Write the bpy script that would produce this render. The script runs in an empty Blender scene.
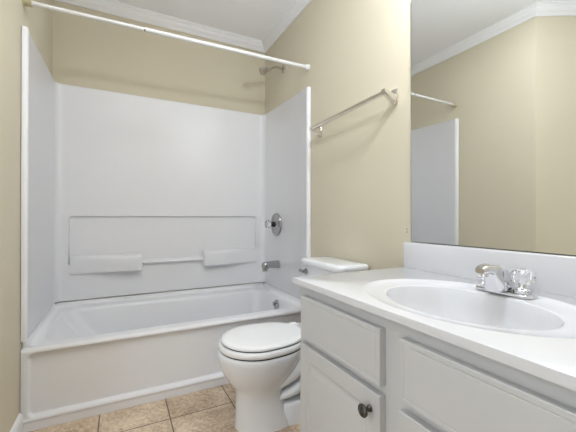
import bpy, bmesh, math
from math import sin, cos, pi, radians, sqrt
from mathutils import Vector, Matrix

SC = bpy.context.scene
COL = SC.collection

# ------------------------------------------------------------------ camera
W = 1.54                      # room width, wall to wall
YAW, PITCH, ROLL, FPX = radians(27.2109), radians(.1494), radians(.0652), 326.2336
f_ = Vector((sin(YAW), cos(YAW), 0)); r_ = Vector((cos(YAW), -sin(YAW), 0)); u_ = Vector((0, 0, 1))
f_, u_ = f_ * cos(PITCH) + u_ * sin(PITCH), u_ * cos(PITCH) - f_ * sin(PITCH)
r_, u_ = r_ * cos(ROLL) + u_ * sin(ROLL), u_ * cos(ROLL) - r_ * sin(ROLL)
cam_d = bpy.data.cameras.new('camera')
cam = bpy.data.objects.new('camera', cam_d); COL.objects.link(cam)
cam_d.sensor_width = 36; cam_d.lens = FPX / 576 * 36; cam_d.clip_start = .02
M3 = Matrix((r_, u_, -f_)).transposed()
cam.matrix_world = Matrix.Translation((.4038, -2.6508, .985)) @ M3.to_4x4()
SC.camera = cam

# ------------------------------------------------------------------ world, exposure, light strengths
WORLD = 0.83        # added even fill light, let in through the side left unwalled
wd = bpy.data.worlds.new('world'); SC.world = wd; wd.use_nodes = True
wd.node_tree.nodes['Background'].inputs[0].default_value = (.86, .93, 1, 1)
wd.node_tree.nodes['Background'].inputs[1].default_value = WORLD
vs = SC.view_settings
vs.view_transform = 'Standard'; vs.look = 'None'; vs.gamma = 1; vs.use_curve_mapping = False
vs.exposure = 1.24
CEIL_FILL = 8.4       # emission of the fill lamp added on the ceiling, out of view
GLOBE = 150.0      # emission of the vanity globe

# ------------------------------------------------------------------ materials
def lin(c):
    return tuple((x / 12.92 if x <= .04045 else ((x + .055) / 1.055) ** 2.4) for x in [v / 255 for v in c]) + (1,)

def mat(name, rgb, rough=.5, metal=0, coat=0, spec=.5, bump=0, bscale=200, mottle=0, mscale=6, trans=0, ior=1.45, emit=0):
    m = bpy.data.materials.new(name); m.use_nodes = True
    nt = m.node_tree; b = nt.nodes['Principled BSDF']
    c = lin(rgb)
    b.inputs['Base Color'].default_value = c
    b.inputs['Roughness'].default_value = rough
    b.inputs['Metallic'].default_value = metal
    b.inputs['Coat Weight'].default_value = coat
    b.inputs['Coat Roughness'].default_value = .08
    b.inputs['Specular IOR Level'].default_value = spec
    b.inputs['Transmission Weight'].default_value = trans
    b.inputs['IOR'].default_value = ior
    if emit:
        b.inputs['Emission Color'].default_value = (.90, .945, 1, 1); b.inputs['Emission Strength'].default_value = emit
    tc = nt.nodes.new('ShaderNodeTexCoord')
    if mottle:
        n = nt.nodes.new('ShaderNodeTexNoise'); n.inputs['Scale'].default_value = mscale; n.inputs['Detail'].default_value = 5
        nt.links.new(tc.outputs['Object'], n.inputs['Vector'])
        r = nt.nodes.new('ShaderNodeValToRGB')
        r.color_ramp.elements[0].position = .35; r.color_ramp.elements[1].position = .65
        r.color_ramp.elements[0].color = tuple(x * (1 - mottle) for x in c[:3]) + (1,)
        r.color_ramp.elements[1].color = tuple(min(1, x * (1 + mottle)) for x in c[:3]) + (1,)
        nt.links.new(n.outputs['Fac'], r.inputs['Fac']); nt.links.new(r.outputs['Color'], b.inputs['Base Color'])
    if bump:
        n = nt.nodes.new('ShaderNodeTexNoise'); n.inputs['Scale'].default_value = bscale; n.inputs['Detail'].default_value = 3
        nt.links.new(tc.outputs['Object'], n.inputs['Vector'])
        bp = nt.nodes.new('ShaderNodeBump'); bp.inputs['Strength'].default_value = bump; bp.inputs['Distance'].default_value = .002
        nt.links.new(n.outputs['Fac'], bp.inputs['Height']); nt.links.new(bp.outputs['Normal'], b.inputs['Normal'])
    return m

M_WALL = mat('beige_wall_paint', (208, 200, 179), .75, spec=.25, bump=.12, bscale=90, mottle=.012, mscale=2)
M_CEIL = mat('ceiling_paint', (248, 249, 252), .8, bump=.1, bscale=120)
M_TRIM = mat('white_trim_paint', (236, 236, 238), .35)
M_TUB = mat('white_fiberglass', (231, 231, 234), .33, mottle=.006, mscale=3)
M_CER = mat('white_ceramic', (232, 234, 238), .1, coat=.5)
M_SEAT = mat('white_seat_plastic', (236, 236, 237), .25)
M_CAB = mat('cabinet_paint', (199, 199, 200), .4, bump=.05, bscale=60, mottle=.01, mscale=8)
M_MARB = mat('cultured_marble', (216, 216, 219), .16, coat=.4, mottle=.012, mscale=9)
M_CHROME = mat('chrome', (225, 225, 228), .08, 1)
M_CHROME2 = mat('dark_chrome', (172, 172, 174), .14, 1)  # chrome colour darkened in place of dark reflections, so outlines show against white
M_NICKEL = mat('brushed_nickel', (200, 196, 190), .22, 1)
M_SATIN = mat('polished_nickel', (232, 228, 222), .16, 1)
M_PEWTER = mat('dark_pewter', (92, 90, 88), .3, 1)
M_ROD = mat('white_rod_enamel', (226, 226, 226), .25)
M_BRASS = mat('ribbed_cap_plastic', (190, 182, 150), .35)
M_ACRYL = mat('clear_acrylic', (250, 250, 252), .03, trans=1, ior=1.49)
M_DARK = mat('gap_shade', (30, 30, 30), .7)  # near-black for the shade in the toilet seat gaps
M_RUB = mat('black_stem', (22, 22, 22), .4)
M_MIRROR = mat('mirror_silver', (238, 240, 240), .0, 1)
M_MEDGE = mat('mirror_edge', (96, 98, 92), .3)
M_FILL = mat('lit_fill_dome', (250, 248, 244), .4, emit=CEIL_FILL)
M_GLOBE = mat('lit_globe_glass', (250, 248, 244), .4, emit=GLOBE)

def floor_material():
    m = bpy.data.materials.new('tan_floor_tile'); m.use_nodes = True
    nt = m.node_tree; b = nt.nodes['Principled BSDF']; N = nt.nodes.new; L = nt.links.new
    tc = N('ShaderNodeTexCoord'); mp = N('ShaderNodeMapping')
    mp.inputs['Location'].default_value = (-.315 + .3085 * 20, .972 + .3085 * 20, 0)
    L(tc.outputs['Object'], mp.inputs['Vector'])
    br = N('ShaderNodeTexBrick'); br.offset = 0; br.squash = 1
    br.inputs['Scale'].default_value = 1; br.inputs['Mortar Size'].default_value = .0028
    br.inputs['Mortar Smooth'].default_value = .2; br.inputs['Bias'].default_value = 0
    br.inputs['Brick Width'].default_value = .3085; br.inputs['Row Height'].default_value = .3085
    br.inputs['Color1'].default_value = (.45, .45, .45, 1); br.inputs['Color2'].default_value = (.55, .55, .55, 1)
    br.inputs['Mortar'].default_value = (0, 0, 0, 1)
    L(mp.outputs[0], br.inputs['Vector'])
    n1 = N('ShaderNodeTexNoise'); n1.inputs['Scale'].default_value = 7; n1.inputs['Detail'].default_value = 8; n1.inputs['Roughness'].default_value = .65
    n2 = N('ShaderNodeTexNoise'); n2.inputs['Scale'].default_value = 55; n2.inputs['Detail'].default_value = 6; n2.inputs['Roughness'].default_value = .75
    L(tc.outputs['Object'], n1.inputs['Vector']); L(tc.outputs['Object'], n2.inputs['Vector'])
    add = N('ShaderNodeMath'); add.operation = 'MULTIPLY_ADD'; add.inputs[1].default_value = .55
    L(n2.outputs['Fac'], add.inputs[0]); 
    h = N('ShaderNodeMath'); h.operation = 'MULTIPLY'; h.inputs[1].default_value = .45; L(n1.outputs['Fac'], h.inputs[0]); L(h.outputs[0], add.inputs[2])
    sh = N('ShaderNodeMath'); sh.operation = 'MULTIPLY_ADD'; sh.inputs[1].default_value = .4; sh.inputs[2].default_value = -.2
    sep = N('ShaderNodeSeparateColor'); L(br.outputs['Color'], sep.inputs[0]); L(sep.outputs[0], sh.inputs[0])
    tot = N('ShaderNodeMath'); L(add.outputs[0], tot.inputs[0]); L(sh.outputs[0], tot.inputs[1])
    rp = N('ShaderNodeValToRGB'); e = rp.color_ramp.elements
    e[0].position = .36; e[0].color = lin((140, 114, 90)); e[1].position = .64; e[1].color = lin((240, 224, 202))
    k = rp.color_ramp.elements.new(.5); k.color = lin((206, 183, 157))
    L(tot.outputs[0], rp.inputs['Fac'])
    mx = N('ShaderNodeMix'); mx.data_type = 'RGBA'
    L(br.outputs['Fac'], mx.inputs[0]); L(rp.outputs['Color'], mx.inputs[6]); mx.inputs[7].default_value = lin((98, 80, 66))
    L(mx.outputs[2], b.inputs['Base Color'])
    b.inputs['Roughness'].default_value = .5
    inv = N('ShaderNodeMath'); inv.operation = 'SUBTRACT'; inv.inputs[0].default_value = 1; L(br.outputs['Fac'], inv.inputs[1])
    bp = N('ShaderNodeBump'); bp.inputs['Strength'].default_value = .5; bp.inputs['Distance'].default_value = .002
    L(inv.outputs[0], bp.inputs['Height']); L(bp.outputs['Normal'], b.inputs['Normal'])
    return m
M_FLOOR = floor_material()

# ------------------------------------------------------------------ helpers
def obj(name, bm, m, parent=None, smooth=True, angle=40, sharp=True):
    bmesh.ops.remove_doubles(bm, verts=bm.verts, dist=1e-5)
    bmesh.ops.recalc_face_normals(bm, faces=bm.faces)
    if smooth:
        for f in bm.faces: f.smooth = True
        if sharp:
            for e in bm.edges:
                if len(e.link_faces) == 2 and e.calc_face_angle(0) > radians(angle): e.smooth = False
    me = bpy.data.meshes.new(name); bm.to_mesh(me); bm.free()
    me.materials.append(m)
    o = bpy.data.objects.new(name, me); COL.objects.link(o)
    if parent is not None:
        o.parent = parent; o.matrix_parent_inverse = Matrix.Translation(-Vector(parent.location))
    return o

def tag(o, label=None, cat=None, group=None, kind=None):
    if label: o['label'] = label
    if cat: o['category'] = cat
    if group: o['group'] = group
    if kind: o['kind'] = kind
    return o

def thing(name, label, cat, loc, group=None):
    o = bpy.data.objects.new(name, None); COL.objects.link(o); o.location = loc
    o.empty_display_size = .05
    return tag(o, label, cat, group)

def box(bm, x0, x1, y0, y1, z0, z1, bev=0, seg=2):
    vs_ = [bm.verts.new(p) for p in [(x0, y0, z0), (x1, y0, z0), (x1, y1, z0), (x0, y1, z0), (x0, y0, z1), (x1, y0, z1), (x1, y1, z1), (x0, y1, z1)]]
    fs = [bm.faces.new([vs_[i] for i in q]) for q in [(0, 3, 2, 1), (4, 5, 6, 7), (0, 1, 5, 4), (1, 2, 6, 5), (2, 3, 7, 6), (3, 0, 4, 7)]]
    if bev:
        es = list({e for f in fs for e in f.edges})
        bmesh.ops.bevel(bm, geom=es, offset=bev, segments=seg, profile=.5, affect='EDGES')
    return bm

def B(): return bmesh.new()
def bx(*a, **k): return box(B(), *a, **k)

def loft(bm, rings, cap0=True, cap1=True, close=True):
    R = [[bm.verts.new(p) for p in r] for r in rings]
    n = len(R[0])
    for a, b in zip(R, R[1:]):
        for i in range(n if close else n - 1):
            j = (i + 1) % n
            try: bm.faces.new((a[i], a[j], b[j], b[i]))
            except ValueError: pass
    if cap0: bm.faces.new(list(reversed(R[0])))
    if cap1: bm.faces.new(R[-1])
    return bm

def lathe(bm, prof, origin, axis, n=32, cap=True):
    """prof: list of (radius, distance along axis)."""
    ax = Vector(axis).normalized(); o = Vector(origin)
    t = Vector((0, 0, 1)) if abs(ax.z) < .9 else Vector((1, 0, 0))
    a = ax.cross(t).normalized(); b = ax.cross(a)
    rings = [[o + ax * d + (a * cos(2 * pi * i / n) + b * sin(2 * pi * i / n)) * max(r, 1e-4) for i in range(n)] for r, d in prof]
    return loft(bm, rings, cap, cap)

def tube(bm, pts, rad, n=16):
    P = [Vector(p) for p in pts]
    rads = rad if isinstance(rad, (list, tuple)) else [rad] * len(P)
    rings = []; prev = None
    for i, p in enumerate(P):
        d = (P[min(i + 1, len(P) - 1)] - P[max(i - 1, 0)]).normalized()
        if prev is None:
            t = Vector((0, 0, 1)) if abs(d.z) < .9 else Vector((1, 0, 0)); a = d.cross(t).normalized()
        else: a = (prev - d * prev.dot(d)).normalized()
        prev = a; b = d.cross(a)
        rings.append([p + (a * cos(2 * pi * k / n) + b * sin(2 * pi * k / n)) * rads[i] for k in range(n)])
    return loft(bm, rings)

def bez(p0, p1, p2, p3, n=10):
    p0, p1, p2, p3 = map(Vector, (p0, p1, p2, p3)); out = []
    for i in range(n + 1):
        t = i / n; s = 1 - t
        out.append(p0 * s ** 3 + p1 * 3 * s * s * t + p2 * 3 * s * t * t + p3 * t ** 3)
    return out

def rrect(cx, cy, hx, hy, r, seg=6):
    """rounded rectangle outline, counter-clockwise, list of (x, y)"""
    r = min(r, hx - 1e-4, hy - 1e-4); out = []
    for sx, sy, a0 in ((1, 1, 0), (-1, 1, pi / 2), (-1, -1, pi), (1, -1, 3 * pi / 2)):
        for i in range(seg + 1):
            a = a0 + pi / 2 * i / seg
            out.append((cx + sx * (hx - r) + r * cos(a), cy + sy * (hy - r) + r * sin(a)))
    return out

def smooth01(t):
    t = max(0, min(1, t)); return t * t * (3 - 2 * t)

def grid(lo, hi, dense, step=.05, fine=.003, half=.022):
    """coordinates lo..hi, refined around the values in dense"""
    s = {round(lo, 5), round(hi, 5)}
    n = max(1, int((hi - lo) / step)); s |= {round(lo + (hi - lo) * i / n, 5) for i in range(n + 1)}
    for d in dense:
        k = int(half / fine)
        for i in range(-k, k + 1):
            v = d + i * fine
            if lo < v < hi: s.add(round(v, 5))
    v = sorted(s); out = [v[0]]
    for x in v[1:]:
        if x - out[-1] > .0012: out.append(x)
    out[-1] = hi
    return out

def sd_rrect(x, y, x0, x1, y0, y1, r):
    qx = abs(x - (x0 + x1) / 2) - (x1 - x0) / 2 + r; qy = abs(y - (y0 + y1) / 2) - (y1 - y0) / 2 + r
    return min(max(qx, qy), 0) + sqrt(max(qx, 0) ** 2 + max(qy, 0) ** 2) - r

# ------------------------------------------------------------------ room shell
ZC = 2.500; T = .08
PLAN = [(W, 0), (0, 0), (0, -1.377), (-.9, -1.885), (-.9, -3.2), (W, -3.2)]      # inner outline
def wall(name, a, b):
    a, b = Vector(a + (0,)), Vector(b + (0,)); d = (b - a).normalized(); n = Vector((d.y, -d.x, 0))   # outwards
    bm = B(); a2, b2 = a - d * 0, b + d * 0
    lo = [a2, b2, b2 + n * T, a2 + n * T]
    loft(bm, [[p for p in lo], [p + Vector((0, 0, ZC)) for p in lo]])
    return tag(obj(name, bm, M_WALL, smooth=False), kind='structure')
for nm, i in (('wall_back', 0), ('wall_left', 1), ('wall_angled', 2), ('wall_front', 4), ('wall_right', 5)):
    p, q = PLAN[i], PLAN[(i + 1) % 6]
    wall(nm, (p[0], p[1]), (q[0], q[1]))
def slab(name, z0, z1, m):
    bm = B(); loft(bm, [[(x, y, z0) for x, y in reversed(PLAN)], [(x, y, z1) for x, y in reversed(PLAN)]])
    return tag(obj(name, bm, m, smooth=False), kind='structure')
slab('floor', -.06, 0, M_FLOOR)
slab('ceiling', ZC, ZC + .06, M_CEIL)

def profile_run(name, corners, prof, m, closed=False):
    """extrude a (distance from wall, z) profile along wall-line corners, mitred; room interior is on the left of travel"""
    P = [Vector(c + (0,)) for c in corners]; rings = []
    for i, p in enumerate(P):
        d0 = (p - P[i - 1]).normalized() if (i > 0 or closed) else (P[1] - p).normalized()
        d1 = (P[(i + 1) % len(P)] - p).normalized() if (i < len(P) - 1 or closed) else d0
        n0 = Vector((-d0.y, d0.x, 0)); n1 = Vector((-d1.y, d1.x, 0)); mt = (n0 + n1); mt = mt / max(mt.dot(n0), .2)
        rings.append([p + mt * t + Vector((0, 0, z)) for t, z in prof])
    if closed: rings.append(rings[0])
    bm = B(); loft(bm, rings, not closed, not closed)
    return tag(obj(name, bm, m, angle=25), kind='structure')
CROWN = [(0, 2.431), (.010, 2.431), (.012, 2.438), (.016, 2.441), (.019, 2.447), (.030, 2.455), (.038, 2.466), (.041, 2.476), (.047, 2.480), (.049, 2.489), (.055, 2.491), (.056, 2.4995), (0, 2.4995)]
profile_run('trim_1', [PLAN[4], PLAN[5]] + PLAN[:4], CROWN, M_TRIM)
BASE = [(0, 0), (.014, 0), (.014, .070), (.012, .082), (.007, .092), (.0, .097)]
profile_run('baseboard_left', [(0, -.782), (0, -1.377), (-.9, -1.885)], BASE, M_TRIM)
profile_run('baseboard_right', [(W, -1.60), (W, -.782)], BASE, M_TRIM)

# ------------------------------------------------------------------ bathtub
TF = -.779           # front plane of the tub
tub = thing('bathtub', 'white fiberglass alcove bathtub with recessed apron panel on the tile floor', 'bathtub', (W / 2, -.39, 0))
def basin_loop(x0, x1, y0, y1, r, z):
    return [(x, y, z) for x, y in rrect((x0 + x1) / 2, (y0 + y1) / 2, (x1 - x0) / 2, (y1 - y0) / 2, r, 10)]
bm = B()
X0, X1 = .003, W - .003
rings = [basin_loop(X0, X1, TF + .014, -.003, .004, .355), basin_loop(X0, X1, TF + .014, -.003, .004, .376),
         basin_loop(.060, 1.482, -.712, -.088, .09, .378), basin_loop(.066, 1.476, -.705, -.095, .09, .3765),
         basin_loop(.074, 1.470, -.698, -.102, .088, .370), basin_loop(.080, 1.464, -.692, -.108, .086, .357),
         basin_loop(.130, 1.452, -.682, -.120, .10, .27), basin_loop(.215, 1.436, -.668, -.135, .11, .16),
         basin_loop(.275, 1.42, -.650, -.150, .12, .095), basin_loop(.33, 1.39, -.625, -.18, .12, .07), basin_loop(.42, 1.30, -.55, -.26, .1, .06)]
loft(bm, rings, cap0=False)
basin = obj('basin', bm, M_TUB, tub, angle=60)
# apron: height field on the front plane
bm = B()
xs = grid(X0, X1, [.029, .045, W - .045, W - .029], .08, .003, .025); zs = grid(.001, .376, [.03, .066, .335, .36, .372], .03, .0025, .02)
V = []
for x in xs:
    col = []
    for z in zs:
        d = sd_rrect(x, z, .029, W - .029, .062, .354, .024)
        y = TF + .022 * smooth01(-d / .010 + .35)
        # raised ridge along the bottom of the panel
        y -= .005 * max(0, 1 - abs((z - .050) / .011)) if z < .08 else 0
        if z > .360: y += .014 * (1 - sqrt(max(0, 1 - ((z - .360) / .016) ** 2)))
        col.append(bm.verts.new((x, y, z)))
    V.append(col)
for i in range(len(xs) - 1):
    for j in range(len(zs) - 1): bm.faces.new((V[i][j], V[i + 1][j], V[i + 1][j + 1], V[i][j + 1]))
apron = obj('apron', bm, M_TUB, tub, angle=60)
# raised tiling flange round the three walls
bm = B()
U = [(W, TF + .03), (W, 0), (0, 0), (0, TF + .03)]
prof = [(.003, .372), (.066, .3775), (.044, .379), (.030, .384), (.023, .394), (.020, .411), (.003, .411)]
def u_run(bm, corners, prof, r=.0):
    P = [Vector(c + (0,)) for c in corners]; rings = []
    for i, p in enumerate(P):
        d0 = (p - P[i - 1]).normalized() if i else (P[1] - p).normalized()
        d1 = (P[i + 1] - p).normalized() if i < len(P) - 1 else d0
        n0 = Vector((-d0.y, d0.x, 0)); n1 = Vector((-d1.y, d1.x, 0)); mt = n0 + n1; mt = mt / mt.dot(n0)
        rings.append([p + mt * t + Vector((0, 0, z)) for t, z in prof])
    return loft(bm, rings)
u_run(bm, U, prof)
obj('wall_flange', bm, M_TUB, tub, angle=60)
bm = B(); lathe(bm, [(0, 0), (.036, 0), (.038, .004), (.034, .010), (.028, .007), (.018, .008), (.012, .012), (.012, .017), (0, .018)], (1.4580, -.42, .322), (-1, 0, .12), 32)
bm2 = obj('overflow_plate', bm, M_CHROME2, tub); bm2['label'] = 'chrome overflow plate'
box_ = B(); box(box_, 1.424, 1.443, -.425, -.415, .318, .346, .003)
obj('trip_lever', box_, M_CHROME2, bm2)
bm = B(); lathe(bm, [(0, 0), (.036, 0), (.034, .004), (.02, .005), (0, .003)], (1.27, -.40, .0605), (0, 0, 1), 32)
obj('drain', bm, M_CHROME, tub)

# ------------------------------------------------------------------ tub surround
ZS0, ZS1 = .419, 1.868
sur = thing('tub_surround', 'glossy white three-wall shower surround standing on the bathtub edge', 'shower surround', (W / 2, 0, ZS0))
OFF = .020; CR = .045
# back panel: height field over (s, z); the ends sweep round the corners
NX0, NX1, NZ0, NZ1 = .095, 1.445, .652, .986
bm = B()
xs = grid(OFF + CR, W - OFF - CR, [NX0, NX1], .06, .003, .02)
zs = grid(ZS0, ZS1, [NZ0, NZ1, .655, ZS1 - .008], .06, .0025, .022)
cols = []
def back_h(x, z):
    d = sd_rrect(x, z, NX0, NX1, NZ0, NZ1, .022)
    h = -.0172 * smooth01(-d / .007 + .5)
    if .3 < x < 1.25:                                   # rolled lip below the niche
        h += .026 * max(0, 1 - ((z - .650) / .015) ** 2) ** .5 if abs(z - .650) < .015 else 0
    return h
for k in range(0, 9):                                    # left corner
    a = pi / 2 * k / 8
    cols.append([(OFF + CR - CR * cos(a), -OFF - CR + CR * sin(a), 0)])
colpts = []
for c in cols: colpts.append([(c[0][0], c[0][1], z) for z in zs])
for x in xs: colpts.append([(x, -OFF - back_h(x, z), z) for z in zs])
for k in range(0, 9):
    a = pi / 2 * k / 8
    colpts.append([(W - OFF - CR + CR * sin(a), -OFF - CR + CR * cos(a), z) for z in zs])
loft(bm, colpts, False, False, close=False)
# rounded top edge and bottom return to the wall
def ring_edge(z, pull): return None
top = [c[-1] for c in colpts]; bot = [c[0] for c in colpts]
def toward_wall(p, d):
    x, y, z = p
    nx = min(max(x, d), W - d) if False else x
    return (x + (-d if x < OFF + CR * .5 else d if x > W - OFF - CR * .5 else 0), y + (d if OFF + CR * .3 < x < W - OFF - CR * .3 else 0), z)
loft(bm, [top, [(toward_wall(p, .004)[0], toward_wall(p, .004)[1], ZS1 + .006) for p in top], [(toward_wall(p, .018)[0], toward_wall(p, .018)[1], ZS1 + .008) for p in top]], False, False, close=False)
loft(bm, [bot, [(toward_wall(p, .018)[0], toward_wall(p, .018)[1], ZS0) for p in bot]], False, False, close=False)
obj('back_panel', bm, M_TUB, sur, angle=60)
# side panels with a rolled front edge
def side_panel(side):
    bm = B()
    outline = [(.003, -OFF - CR), (OFF, -OFF - CR), (OFF, -.744), (OFF + .004, -.750), (OFF + .006, -.762), (OFF + .004, -.774), (OFF - .003, -.779), (.003, -.779)]
    def lay(z, ins=0): return [((x - ins if x > .01 else x) if side < 0 else (W - x + (ins if x > .01 else 0)), y + (ins if y < -.74 else 0), z) for x, y in outline]
    def slope(pts): return [(x, y, z - .018 * min(1, max(0, (-y - OFF - CR) / .68))) for x, y, z in pts]
    loft(bm, [lay(.4145, 0), slope(lay(ZS1)), slope(lay(ZS1 + .005, .002)), slope(lay(ZS1 + .008, .007))])
    o = obj('side_panel', bm, M_TUB, sur, angle=50)
    return o
pl = side_panel(-1); pr_ = side_panel(1)
# moulded soap shelves: wedges standing out most at their inner ends
def shelf(xo, xi):
    bm = B(); rings = []
    n = 14
    for i in range(n + 1):
        t = i / n; x = xo + (xi - xo) * t
        dep = .010 + .050 * smooth01(t * 1.15)
        if i == n: dep *= .86
        zb, zt = .596 - .004 * t, .712
        y0 = -.008
        prof = [(y0, zb + .004), (-OFF - dep * .80, zb), (-OFF - dep * .95, zb + .006), (-OFF - dep, zb + .016), (-OFF - dep * .98, zt - .022), (-OFF - dep * .90, zt - .008), (-OFF - dep * .76, zt), (y0, zt + .006)]
        rings.append([(x, y, z) for y, z in prof])
    xe = xi + (.006 if xi > xo else -.006)
    rings.append([(xe, y * .93 if y < -.02 else y, .654 + (z - .654) * .93) for (x, y, z) in rings[-1]])
    loft(bm, rings)
    return obj('soap_shelf', bm, M_TUB, sur, angle=50)
shelf(.103, .541); shelf(1.445, 1.0)

# ------------------------------------------------------------------ shower fittings
bm = B(); vl = thing('shower_valve', 'round chrome shower valve with clear handle on the surround above the tub spout', 'shower valve', (W - OFF, -.283, .925))
lathe(bm, [(0, 0), (.090, 0), (.092, .005), (.088, .012), (.080, .013), (.074, .008), (.066, .007), (.050, .013), (.036, .022), (.030, .024), (0, .024)], (W - OFF - .0005, -.283, .925), (-1, 0, 0), 48)
obj('trim_plate', bm, M_CHROME2, vl)
bm = B(); lathe(bm, [(0, 0), (.022, 0), (.022, .010), (.015, .012), (.015, .030), (0, .030)], (W - OFF - .0245, -.283, .925), (-1, 0, 0), 32)
h = obj('stem', bm, M_RUB, vl); h['label'] = 'black valve stem'
bm = B(); lathe(bm, [(0, 0), (.020, 0), (.026, .006), (.033, .018), (.034, .028), (.028, .040), (.016, .046), (0, .046)], (W - OFF - .0547, -.283, .927), (-1, 0, 0), 10)
obj('handle', bm, M_ACRYL, vl, angle=15)

sp = thing('tub_spout', 'chrome tub spout below the round shower valve', 'faucet', (W - OFF, -.312, .608))
bm = B(); rings = []
for xx, hw, zt, zb in ((W - OFF - .0005, .029, .641, .580), (W - .04, .029, .640, .582), (W - .10, .027, .636, .586), (W - .118, .027, .635, .578), (W - .122, .027, .635, .570), (W - .145, .026, .632, .570), (W - .152, .023, .628, .574), (W - .155, .018, .620, .580)):
    cz, hz = (zt + zb) / 2, (zt - zb) / 2
    rings.append([(xx, -.312 + a, cz + b) for a, b in rrect(0, 0, hw, hz, .02, 6)])
loft(bm, rings); obj('spout_body', bm, M_CHROME2, sp)
bm = B(); lathe(bm, [(.021, 0), (.021, -.012), (.016, -.012), (.016, 0)], (W - .136, -.312, .572), (0, 0, 1), 24); obj('outlet', bm, M_NICKEL, sp)

sh = thing('wall_shower', 'small bell-shaped nickel shower head on a bent arm high on the beige wall', 'shower head', (W, -.37, 2.141))
bm = B(); lathe(bm, [(0, 0), (.030, 0), (.030, .003), (.024, .010), (.012, .014), (0, .014)], (W - .0005, -.37, 2.141), (-1, 0, 0), 32); obj('wall_flange', bm, M_NICKEL, sh)
bm = B(); tube(bm, bez((W - .012, -.37, 2.141), (W - .07, -.37, 2.147), (W - .09, -.37, 2.143), (W - .128, -.37, 2.112), 12), .0105); obj('arm', bm, M_NICKEL, sh)
bm = B(); lathe(bm, [(0, 0), (.014, 0), (.019, .006), (.019, .018), (.014, .022), (.018, .028), (.024, .044), (.029, .062), (.030, .078), (.026, .083), (0, .080)], (W - .118, -.37, 2.119), (-.90, .12, -.42), 32)
obj('spray_head', bm, M_NICKEL, sh)

RZ0, RZ1 = 1.985, 2.000
RD = Vector((W, 0, RZ1 - RZ0)).normalized()
def rz(x): return RZ0 + (RZ1 - RZ0) * x / W
rd = thing('shower_rod', 'white shower curtain rod spanning the alcove above the bathtub', 'curtain rod', (W / 2, -.744, 1.987))
def xcyl(x0, x1, r, n=20):
    bm = B(); lathe(bm, [(0, 0), (r, 0), (r, x1 - x0), (0, x1 - x0)], (x0, -.744, rz(x0)), RD, n); return bm
obj('inner_tube', xcyl(.02, .53, .0096), M_ROD, rd)
obj('outer_tube', xcyl(.521, W - .02, .0118), M_ROD, rd)
o = obj('tube_collar', xcyl(.516, .522, .0126), M_NICKEL, rd)
bm = B(); lathe(bm, [(0, 0), (.020, 0), (.020, .005)] + [(r, d) for k in range(4) for r, d in ((.0185, .006 + k * .007), (.0205, .008 + k * .007), (.0205, .011 + k * .007), (.0185, .0125 + k * .007))] + [(.014, .034), (0, .034)], (.0005, -.744, RZ0), (1, 0, 0), 28)
o = obj('end_cap', bm, M_BRASS, rd); o['label'] = 'ribbed beige end cap'
bm = B(); lathe(bm, [(0, 0), (.021, 0), (.021, .006), (.017, .010), (.016, .03), (0, .03)], (W - .0005, -.744, RZ1), (-1, 0, 0), 28); obj('end_cap', bm, M_ROD, rd)

# ------------------------------------------------------------------ towel bar
tb = thing('towel_bar', 'polished nickel towel bar on the beige wall above the toilet', 'towel rack', (W, -1.22, 1.542))
def post(y, d):
    bm = B(); box(bm, W - .011, W - .0005, y - .018, y + .018, 1.509 + d, 1.577 + d, .004); p = obj('wall_plate', bm, M_SATIN, tb)
    bm = B(); rings = []
    for x, hy, z0, z1 in ((W - .010, .014, 1.512, 1.548), (W - .03, .012, 1.520, 1.552), (W - .055, .011, 1.534, 1.562), (W - .078, .011, 1.540, 1.566)):
        rings.append([(x, y + a, (z0 + z1) / 2 + b + d) for a, b in rrect(0, 0, hy, (z1 - z0) / 2, .004, 3)])
    loft(bm, rings); obj('post', bm, M_SATIN, p)
post(-.899, -.014); post(-1.533, 0)
bm = B(); loft(bm, [[(W - .066 + a, y, 1.553 + d + b) for a, b in rrect(0, 0, .010, .010, .004, 3)] for y, d in ((-1.533, 0), (-.899, -.014))]); obj('bar', bm, M_SATIN, tb)

# ------------------------------------------------------------------ toilet
TY = -1.183
to = thing('toilet', 'white two-piece toilet with closed lid between the tub and the vanity', 'toilet', (1.1, TY, 0))
def egg(cx, a_f, a_b, b, z, nb=2.5, n=48, cy=TY):
    out = []
    for i in range(n):
        t = 2 * pi * i / n; c, s = cos(t), sin(t)
        if c < 0: x, y = cx + a_f * c, b * s
        else: x, y = cx + a_b * abs(c) ** (2 / nb), b * (1 if s > 0 else -1) * abs(s) ** (2 / nb)
        out.append((x, cy + y, z))
    return out
bm = B()
rings = [egg(1.03, .147, .13, .108, 0, 3), egg(1.03, .145, .128, .106, .02, 3), egg(1.025, .138, .114, .100, .06), egg(1.020, .132, .104, .097, .12), egg(1.017, .129, .100, .098, .165),
         egg(1.010, .137, .115, .109, .195), egg(1.003, .155, .145, .128, .225), egg(.998, .170, .175, .146, .26), egg(.995, .183, .20, .160, .295), egg(.993, .189, .222, .170, .33), egg(.992, .190, .225, .174, .355), egg(.992, .186, .225, .171, .364), egg(.992, .16, .2, .145, .366)]
loft(bm, rings); bowl = obj('bowl', bm, M_CER, to, angle=70)
bm = B()      # rear foot, deck under the tank and trapway
def dome(bm, x0, x1, y0, y1, z0, z1, r):
    rr = lambda g, z: [(x, y, z) for x, y in rrect((x0 + x1) / 2, (y0 + y1) / 2, (x1 - x0) / 2 - g, (y1 - y0) / 2 - g, r, 6)]
    return loft(bm, [rr(0, z0), rr(0, z1 - .02), rr(.004, z1 - .007), rr(.014, z1)])
dome(bm, 1.08, 1.40, TY - .105, TY + .105, .0, .105, .06); obj('foot', bm, M_CER, to, angle=60)
bm = B(); dome(bm, 1.17, 1.50, TY - .12, TY + .12, .30, .40, .05); obj('deck', bm, M_CER, to, angle=60)
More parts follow.
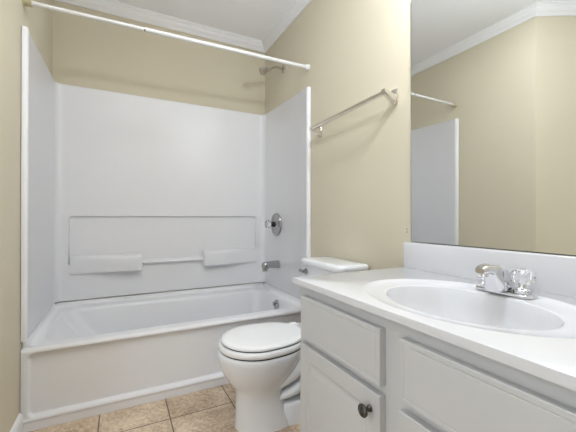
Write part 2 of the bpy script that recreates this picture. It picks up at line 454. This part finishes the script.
bm = B(); pts = bez((.97, TY, .16), (1.10, TY, .16), (1.16, TY, .30), (1.26, TY, .315), 12) + bez((1.26, TY, .315), (1.37, TY, .32), (1.36, TY, .18), (1.35, TY, .03), 10)[1:]
tube(bm, pts, [.062] + [.078] * (len(pts) - 2) + [.075], 24); obj('trapway', bm, M_CER, to, angle=60)
def slabegg(name, rings, m, sub=None):
    bm = B(); loft(bm, rings); return obj(name, bm, m, sub or to, angle=50)
slabegg('seat', [egg(.985, .174, .235, .172, .3695), egg(.985, .178, .24, .177, .374), egg(.985, .178, .24, .177, .388), egg(.985, .174, .236, .173, .3945), egg(.985, .15, .2, .15, .395)], M_SEAT)
slabegg('lid', [egg(.987, .162, .235, .160, .3995), egg(.987, .165, .238, .164, .402), egg(.987, .166, .238, .165, .409), egg(.987, .160, .234, .159, .416), egg(.987, .14, .21, .14, .4185), egg(.987, .08, .12, .08, .4195)], M_SEAT)
slabegg('lid_gap_shade', [egg(.987, .160, .232, .1585, .3948), egg(.987, .160, .232, .1585, .3997)], M_DARK)  # dark slab that paints the shade line between lid and seat
slabegg('seat_gap_shade', [egg(.987, .174, .23, .172, .3645), egg(.987, .174, .23, .172, .3697)], M_DARK)  # dark slab painting the shade line between seat and bowl rim
for sy in (-1, 1):
    bm = B(); tube(bm, bez((1.32, TY + sy * .085, .235), (1.24, TY + sy * .095, .20), (1.17, TY + sy * .098, .165), (1.07, TY + sy * .075, .13), 12), [.026] * 9 + [.024, .022, .018, .014], 18); obj('trapway_ridge', bm, M_CER, to, angle=70)
    bm = B(); tube(bm, bez((1.30, TY + sy * .085, .335), (1.20, TY + sy * .098, .29), (1.13, TY + sy * .098, .235), (1.03, TY + sy * .065, .17), 12), [.03] * 4 + [.034] * 5 + [.03, .026, .022, .016], 18); obj('trapway_ridge', bm, M_CER, to, angle=70)
for y in (TY - .075, TY + .075):
    bm = B(); box(bm, 1.205, 1.252, y - .022, y + .022, .389, .416, .007, 3); obj('hinge', bm, M_SEAT, to)
bm = B()
def tk(g, z, bow=.012, x0=1.352, x1=1.522, hy=.178):
    pts = rrect((x0 + x1) / 2, TY, (x1 - x0) / 2 - g, hy - g, .03, 6); out = []
    for x, y in pts:
        if x < (x0 + x1) / 2: x -= bow * (1 - ((y - TY) / hy) ** 2)
        out.append((x, y, z))
    return out
loft(bm, [tk(.012, .400), tk(.006, .408), tk(.003, .55), tk(0, .710)]); tank = obj('tank', bm, M_CER, to, angle=60)
bm = B(); L = dict(bow=.018, x0=1.338, x1=1.530, hy=.197)
loft(bm, [tk(.008, .7105, **L), tk(0, .715, **L), tk(0, .733, **L), tk(.0015, .739, **L), tk(.005, .744, **L), tk(.011, .747, **L), tk(.025, .7485, **L), tk(.06, .7495, **L)]); obj('tank_lid', bm, M_CER, to, angle=70)
bm = B(); lathe(bm, [(0, 0), (.016, 0), (.016, .008), (.009, .011), (.009, .020), (0, .020)], (1.3475, -1.045, .676), (-1, 0, 0), 24)
box(bm, 1.320, 1.330, -1.05, -1.000, .667, .686, .004)
o = obj('flush_lever', bm, M_CHROME2, tank); o['label'] = 'chrome flush lever'

# ------------------------------------------------------------------ vanity cabinet
VY0, VY1 = -2.585, -1.622; FX = .985
va = thing('vanity_cabinet', 'off-white painted vanity cabinet with raised-panel door under the sink counter', 'cabinet', (1.26, -2.1, 0))
bm = B(); box(bm, FX, FX + .02, VY0, VY1, .10, .7415, .0015, 1)
for a, b in ((VY0 + .0005, VY0 + .0165), (VY1 - .0165, VY1 - .0005)): box(bm, FX + .019, W - .002, a, b, .1005, .7415)
box(bm, FX + .019, W - .002, VY0 + .016, VY1 - .016, .1005, .118); obj('carcass', bm, M_CAB, va)
bm = B(); box(bm, FX + .07, W - .002, VY0 + .005, VY1 - .005, .0005, .0995); obj('toe_kick', bm, M_CAB, va)
def panel(name, y0, y1, z0, z1, prof, parent=va, r=.004):
    """nested-rectangle relief on the cabinet face; prof = (inset, height off the face)"""
    bm = B(); rings = []
    for ins, hgt in prof:
        rings.append([(FX - .0003 - hgt, y, z) for y, z in ((y0 + ins, z0 + ins), (y1 - ins, z0 + ins), (y1 - ins, z1 - ins), (y0 + ins, z1 - ins))])
    loft(bm, rings); return obj(name, bm, M_CAB, parent, angle=12)
DRW = [(0, 0), (0, .018), (.0015, .020), (.010, .020), (.0115, .0185), (.013, .0185), (.0145, .020)]
DOOR = [(0, 0), (0, .018), (.0015, .020), (.046, .020), (.050, .0165), (.054, .0145), (.058, .0145), (.078, .0195), (.082, .020)]
panel('drawer', -2.047, -1.660, .571, .711, DRW)
d1 = panel('door', -2.047, -1.655, .135, .548, DOOR)
panel('false_front', -2.535, -2.112, .571, .711, DRW)
panel('door', -2.316, -2.108, .135, .548, DOOR); d3 = panel('door', -2.54, -2.332, .135, .548, DOOR)
def knob(y, z, parent):
    bm = B(); lathe(bm, [(0, 0), (.009, 0), (.008, .004), (.0055, .008), (.0055, .014), (.010, .017), (.0155, .020), (.0165, .024), (.015, .0265), (.0125, .0275), (.011, .0265), (.006, .029), (0, .0295)], (FX - .0205, y, z), (-1, 0, 0), 32)
    o = obj('knob', bm, M_PEWTER, parent); o['label'] = 'dark pewter knob'; return o
knob(-2.013, .503, d1); knob(-2.36, .503, d3)

# ------------------------------------------------------------------ counter with moulded sink
CZ = .764; CX0, CX1, CY0, CY1 = .965, W - .002, -2.60, -1.597
SX, SY, SA, SB = 1.207, -2.09, .157, .218          # bowl opening
ct = thing('vanity_countertop', 'white cultured marble countertop with moulded oval sink and backsplash on the cabinet', 'countertop', (1.25, -2.1, .742))
bm = B()
n = 96
def ell(a, b, z, cx=SX): return [(cx + a * cos(2 * pi * i / n), SY + b * sin(2 * pi * i / n), z) for i in range(n)]
def rect_ray(ins, z):
    out = []
    for i in range(n):
        c, s = cos(2 * pi * i / n), sin(2 * pi * i / n)
        x0, x1, y0, y1 = CX0 + ins, CX1 - (ins if ins else 0), CY0 + ins, CY1 - ins
        k = min(((x1 - SX) / c) if c > 1e-9 else 1e9, ((x0 - SX) / c) if c < -1e-9 else 1e9, ((y1 - SY) / s) if s > 1e-9 else 1e9, ((y0 - SY) / s) if s < -1e-9 else 1e9)
        out.append([SX + k * c, SY + k * s, z])
    # snap the nearest samples to the true corners
    for X in (x0, x1):
        for Y in (y0, y1):
            j = min(range(n), key=lambda q: (out[q][0] - X) ** 2 + (out[q][1] - Y) ** 2); out[j][0] = X; out[j][1] = Y
    return [tuple(p) for p in out]
OA, OB = .222, .295                                  # outer shallow oval moulding (clipped by the slab)
ocx = 1.218
rings = [rect_ray(.0, CZ - .020), rect_ray(0, CZ - .002), rect_ray(.0006, CZ - .0006), rect_ray(.002, CZ),
         ell(OA + .016, OB + .016, CZ, ocx), ell(OA + .008, OB + .008, CZ + .0022, ocx), ell(OA, OB, CZ + .0024, ocx), ell(OA - .01, OB - .01, CZ - .001, ocx), ell(OA - .018, OB - .018, CZ - .0035, ocx),
         ell(SA + .012, SB + .012, CZ - .0045), ell(SA + .003, SB + .003, CZ - .005), ell(SA, SB, CZ - .0062), ell(SA - .003, SB - .003, CZ - .012), ell(SA - .008, SB - .008, CZ - .024)]
for t, d in ((.915, .050), (.84, .085), (.72, .117), (.54, .141), (.30, .152), (.10, .156)):
    rings.append(ell(SA * t, SB * t, CZ - d))
loft(bm, rings, cap0=False)
top_o = obj('counter_slab', bm, M_MARB, ct, angle=28)
bm = B(); box(bm, W - .022, W - .002, CY0, CY1 - .003, CZ - .003, .875, .004, 3); obj('backsplash', bm, M_MARB, ct)
bm = B(); lathe(bm, [(0, 0), (.022, 0), (.021, .003), (.014, .004), (.012, .002), (0, .002)], (SX, SY, CZ - .1565), (0, 0, 1), 24); o = obj('drain', bm, M_CHROME, ct); o['label'] = 'chrome sink drain'

# ------------------------------------------------------------------ faucet
FY, FXc, FZ = -2.086, 1.408, CZ - .002
fa = thing('sink_faucet', 'chrome sink faucet with two clear acrylic knobs on the white counter', 'faucet', (FXc, FY, FZ))
bm = B(); rr = lambda g, z: [(x, y, z) for x, y in rrect(FXc, FY, .026 - g, .080 - g, .026 - g, 8)]
loft(bm, [rr(0, FZ), rr(0, FZ + .006), rr(.003, FZ + .009), rr(.008, FZ + .010)]); obj('base_plate', bm, M_CHROME, fa)
bm = B(); rings = []
# spout: stations from the back foot over the arch to the tip: (x, z of top, z of bottom, half width)
for x, zt, zb, hw in ((1.432, .782, .772, .019), (1.424, .796, .772, .023), (1.411, .813, .772, .0265), (1.397, .827, .772, .028), (1.383, .837, .772, .028), (1.367, .844, .772, .027), (1.354, .848, .773, .025), (1.347, .849, .800, .022), (1.336, .8495, .822, .020), (1.320, .849, .826, .0185), (1.305, .847, .826, .0165), (1.296, .843, .828, .0135)):
    rings.append([(x, FY + a, (zt + zb) / 2 + b) for a, b in rrect(0, 0, hw, (zt - zb) / 2, min(.009, (zt - zb) * .42), 5)])
loft(bm, rings); spo = obj('spout', bm, M_CHROME, fa, angle=35)
bm = B(); lathe(bm, [(0, 0), (.011, 0), (.011, .012), (.008, .013), (0, .013)], (1.316, FY, .830), (0, 0, -1), 20); obj('aerator', bm, M_CHROME, spo)
for y in (FY - .051, FY + .051):
    bm = B(); lathe(bm, [(0, 0), (.0225, 0), (.022, .009), (.018, .013), (.010, .015), (.009, .026), (0, .026)], (FXc, y, FZ + .0102), (0, 0, 1), 24); hb = obj('valve_stem', bm, M_CHROME, fa)
    bm = B(); N8 = 10
    prof = [(0, 0), (.013, 0), (.021, .005), (.027, .013), (.0292, .022), (.027, .031), (.021, .039), (.013, .043), (0, .043)]
    ring = []
    for r, d in prof:
        ring.append([(FXc + max(r, 1e-4) * (1 + .05 * cos(i * pi)) * cos(2 * pi * i / 20), y + max(r, 1e-4) * (1 + .05 * cos(i * pi)) * sin(2 * pi * i / 20), FZ + .0335 + d) for i in range(20)])
    loft(bm, ring); k = obj('handle_knob', bm, M_ACRYL, fa, angle=10); k['label'] = 'clear faceted acrylic knob'
    bm = B(); lathe(bm, [(0, 0), (.010, 0), (.009, .002), (0, .003)], (FXc, y, FZ + .0768), (0, 0, 1), 20); obj('cap', bm, M_CHROME, k)

# ------------------------------------------------------------------ mirror
mi = thing('wall_mirror', 'large frameless wall mirror resting on the white backsplash', 'mirror', (W, -2.1, .876))
bm = B(); box(bm, W - .0065, W - .001, -2.60, -1.6285, .8765, 1.93); obj('backing', bm, M_MEDGE, mi, smooth=False)
bm = B(); box(bm, W - .0075, W - .0066, -2.5985, -1.631, .879, 1.9285); obj('glass', bm, M_MIRROR, mi, smooth=False)

# ------------------------------------------------------------------ lamps
LX, LY, LZ, GR = 1.33, -2.02, 2.035, .042
vlgt = thing('vanity_light', 'single globe vanity light on the beige wall above the mirror', 'wall lamp', (W, LY, 2.06))
bm = B(); lathe(bm, [(0, 0), (.06, 0), (.06, .012), (.05, .02), (0, .02)], (W - .0005, LY, 2.10), (-1, 0, 0), 32); obj('wall_plate', bm, M_CHROME, vlgt)
bm = B(); tube(bm, bez((W - .02, LY, 2.10), (W - .1, LY, 2.10), (LX, LY, 2.16), (LX, LY, LZ + GR + .002), 10), .008); obj('arm', bm, M_CHROME, vlgt)
bm = B(); bmesh.ops.create_uvsphere(bm, u_segments=24, v_segments=16, radius=GR, matrix=Matrix.Translation((LX, LY, LZ))); obj('globe', bm, M_GLOBE, vlgt)

CLX, CLY = .58, -1.60  # unseen lamp added to brighten the tub sides and floor
cl = thing('ceiling_fill_light', 'round frosted fill lamp added on the ceiling, out of view', 'ceiling light', (CLX, CLY, ZC))
bm = B(); lathe(bm, [(0, 0), (.205, 0), (.205, .016), (.198, .020), (0, .020)], (CLX, CLY, ZC - .0005), (0, 0, -1), 48); obj('rim', bm, M_TRIM, cl)
bm = B(); lathe(bm, [(.194, 0), (.190, .010), (.165, .026), (.12, .036), (.06, .042), (0, .043)], (CLX, CLY, ZC - .021), (0, 0, -1), 48); obj('fill_diffuser', bm, M_FILL, cl)

for z, lab in ((.931, 'upper of two tiny dark screw holes in the wall beside the mirror'), (.918, 'lower of two tiny dark screw holes in the wall beside the mirror')):
    bm = B(); lathe(bm, [(0, 0), (.0028, 0), (.0028, .0012), (.0014, .0014), (0, .0006)], (W - .0003, -1.601, z), (-1, 0, 0), 12); tag(obj('wall_anchor', bm, M_MEDGE), lab, 'wall anchor', 'screw holes left of the mirror')
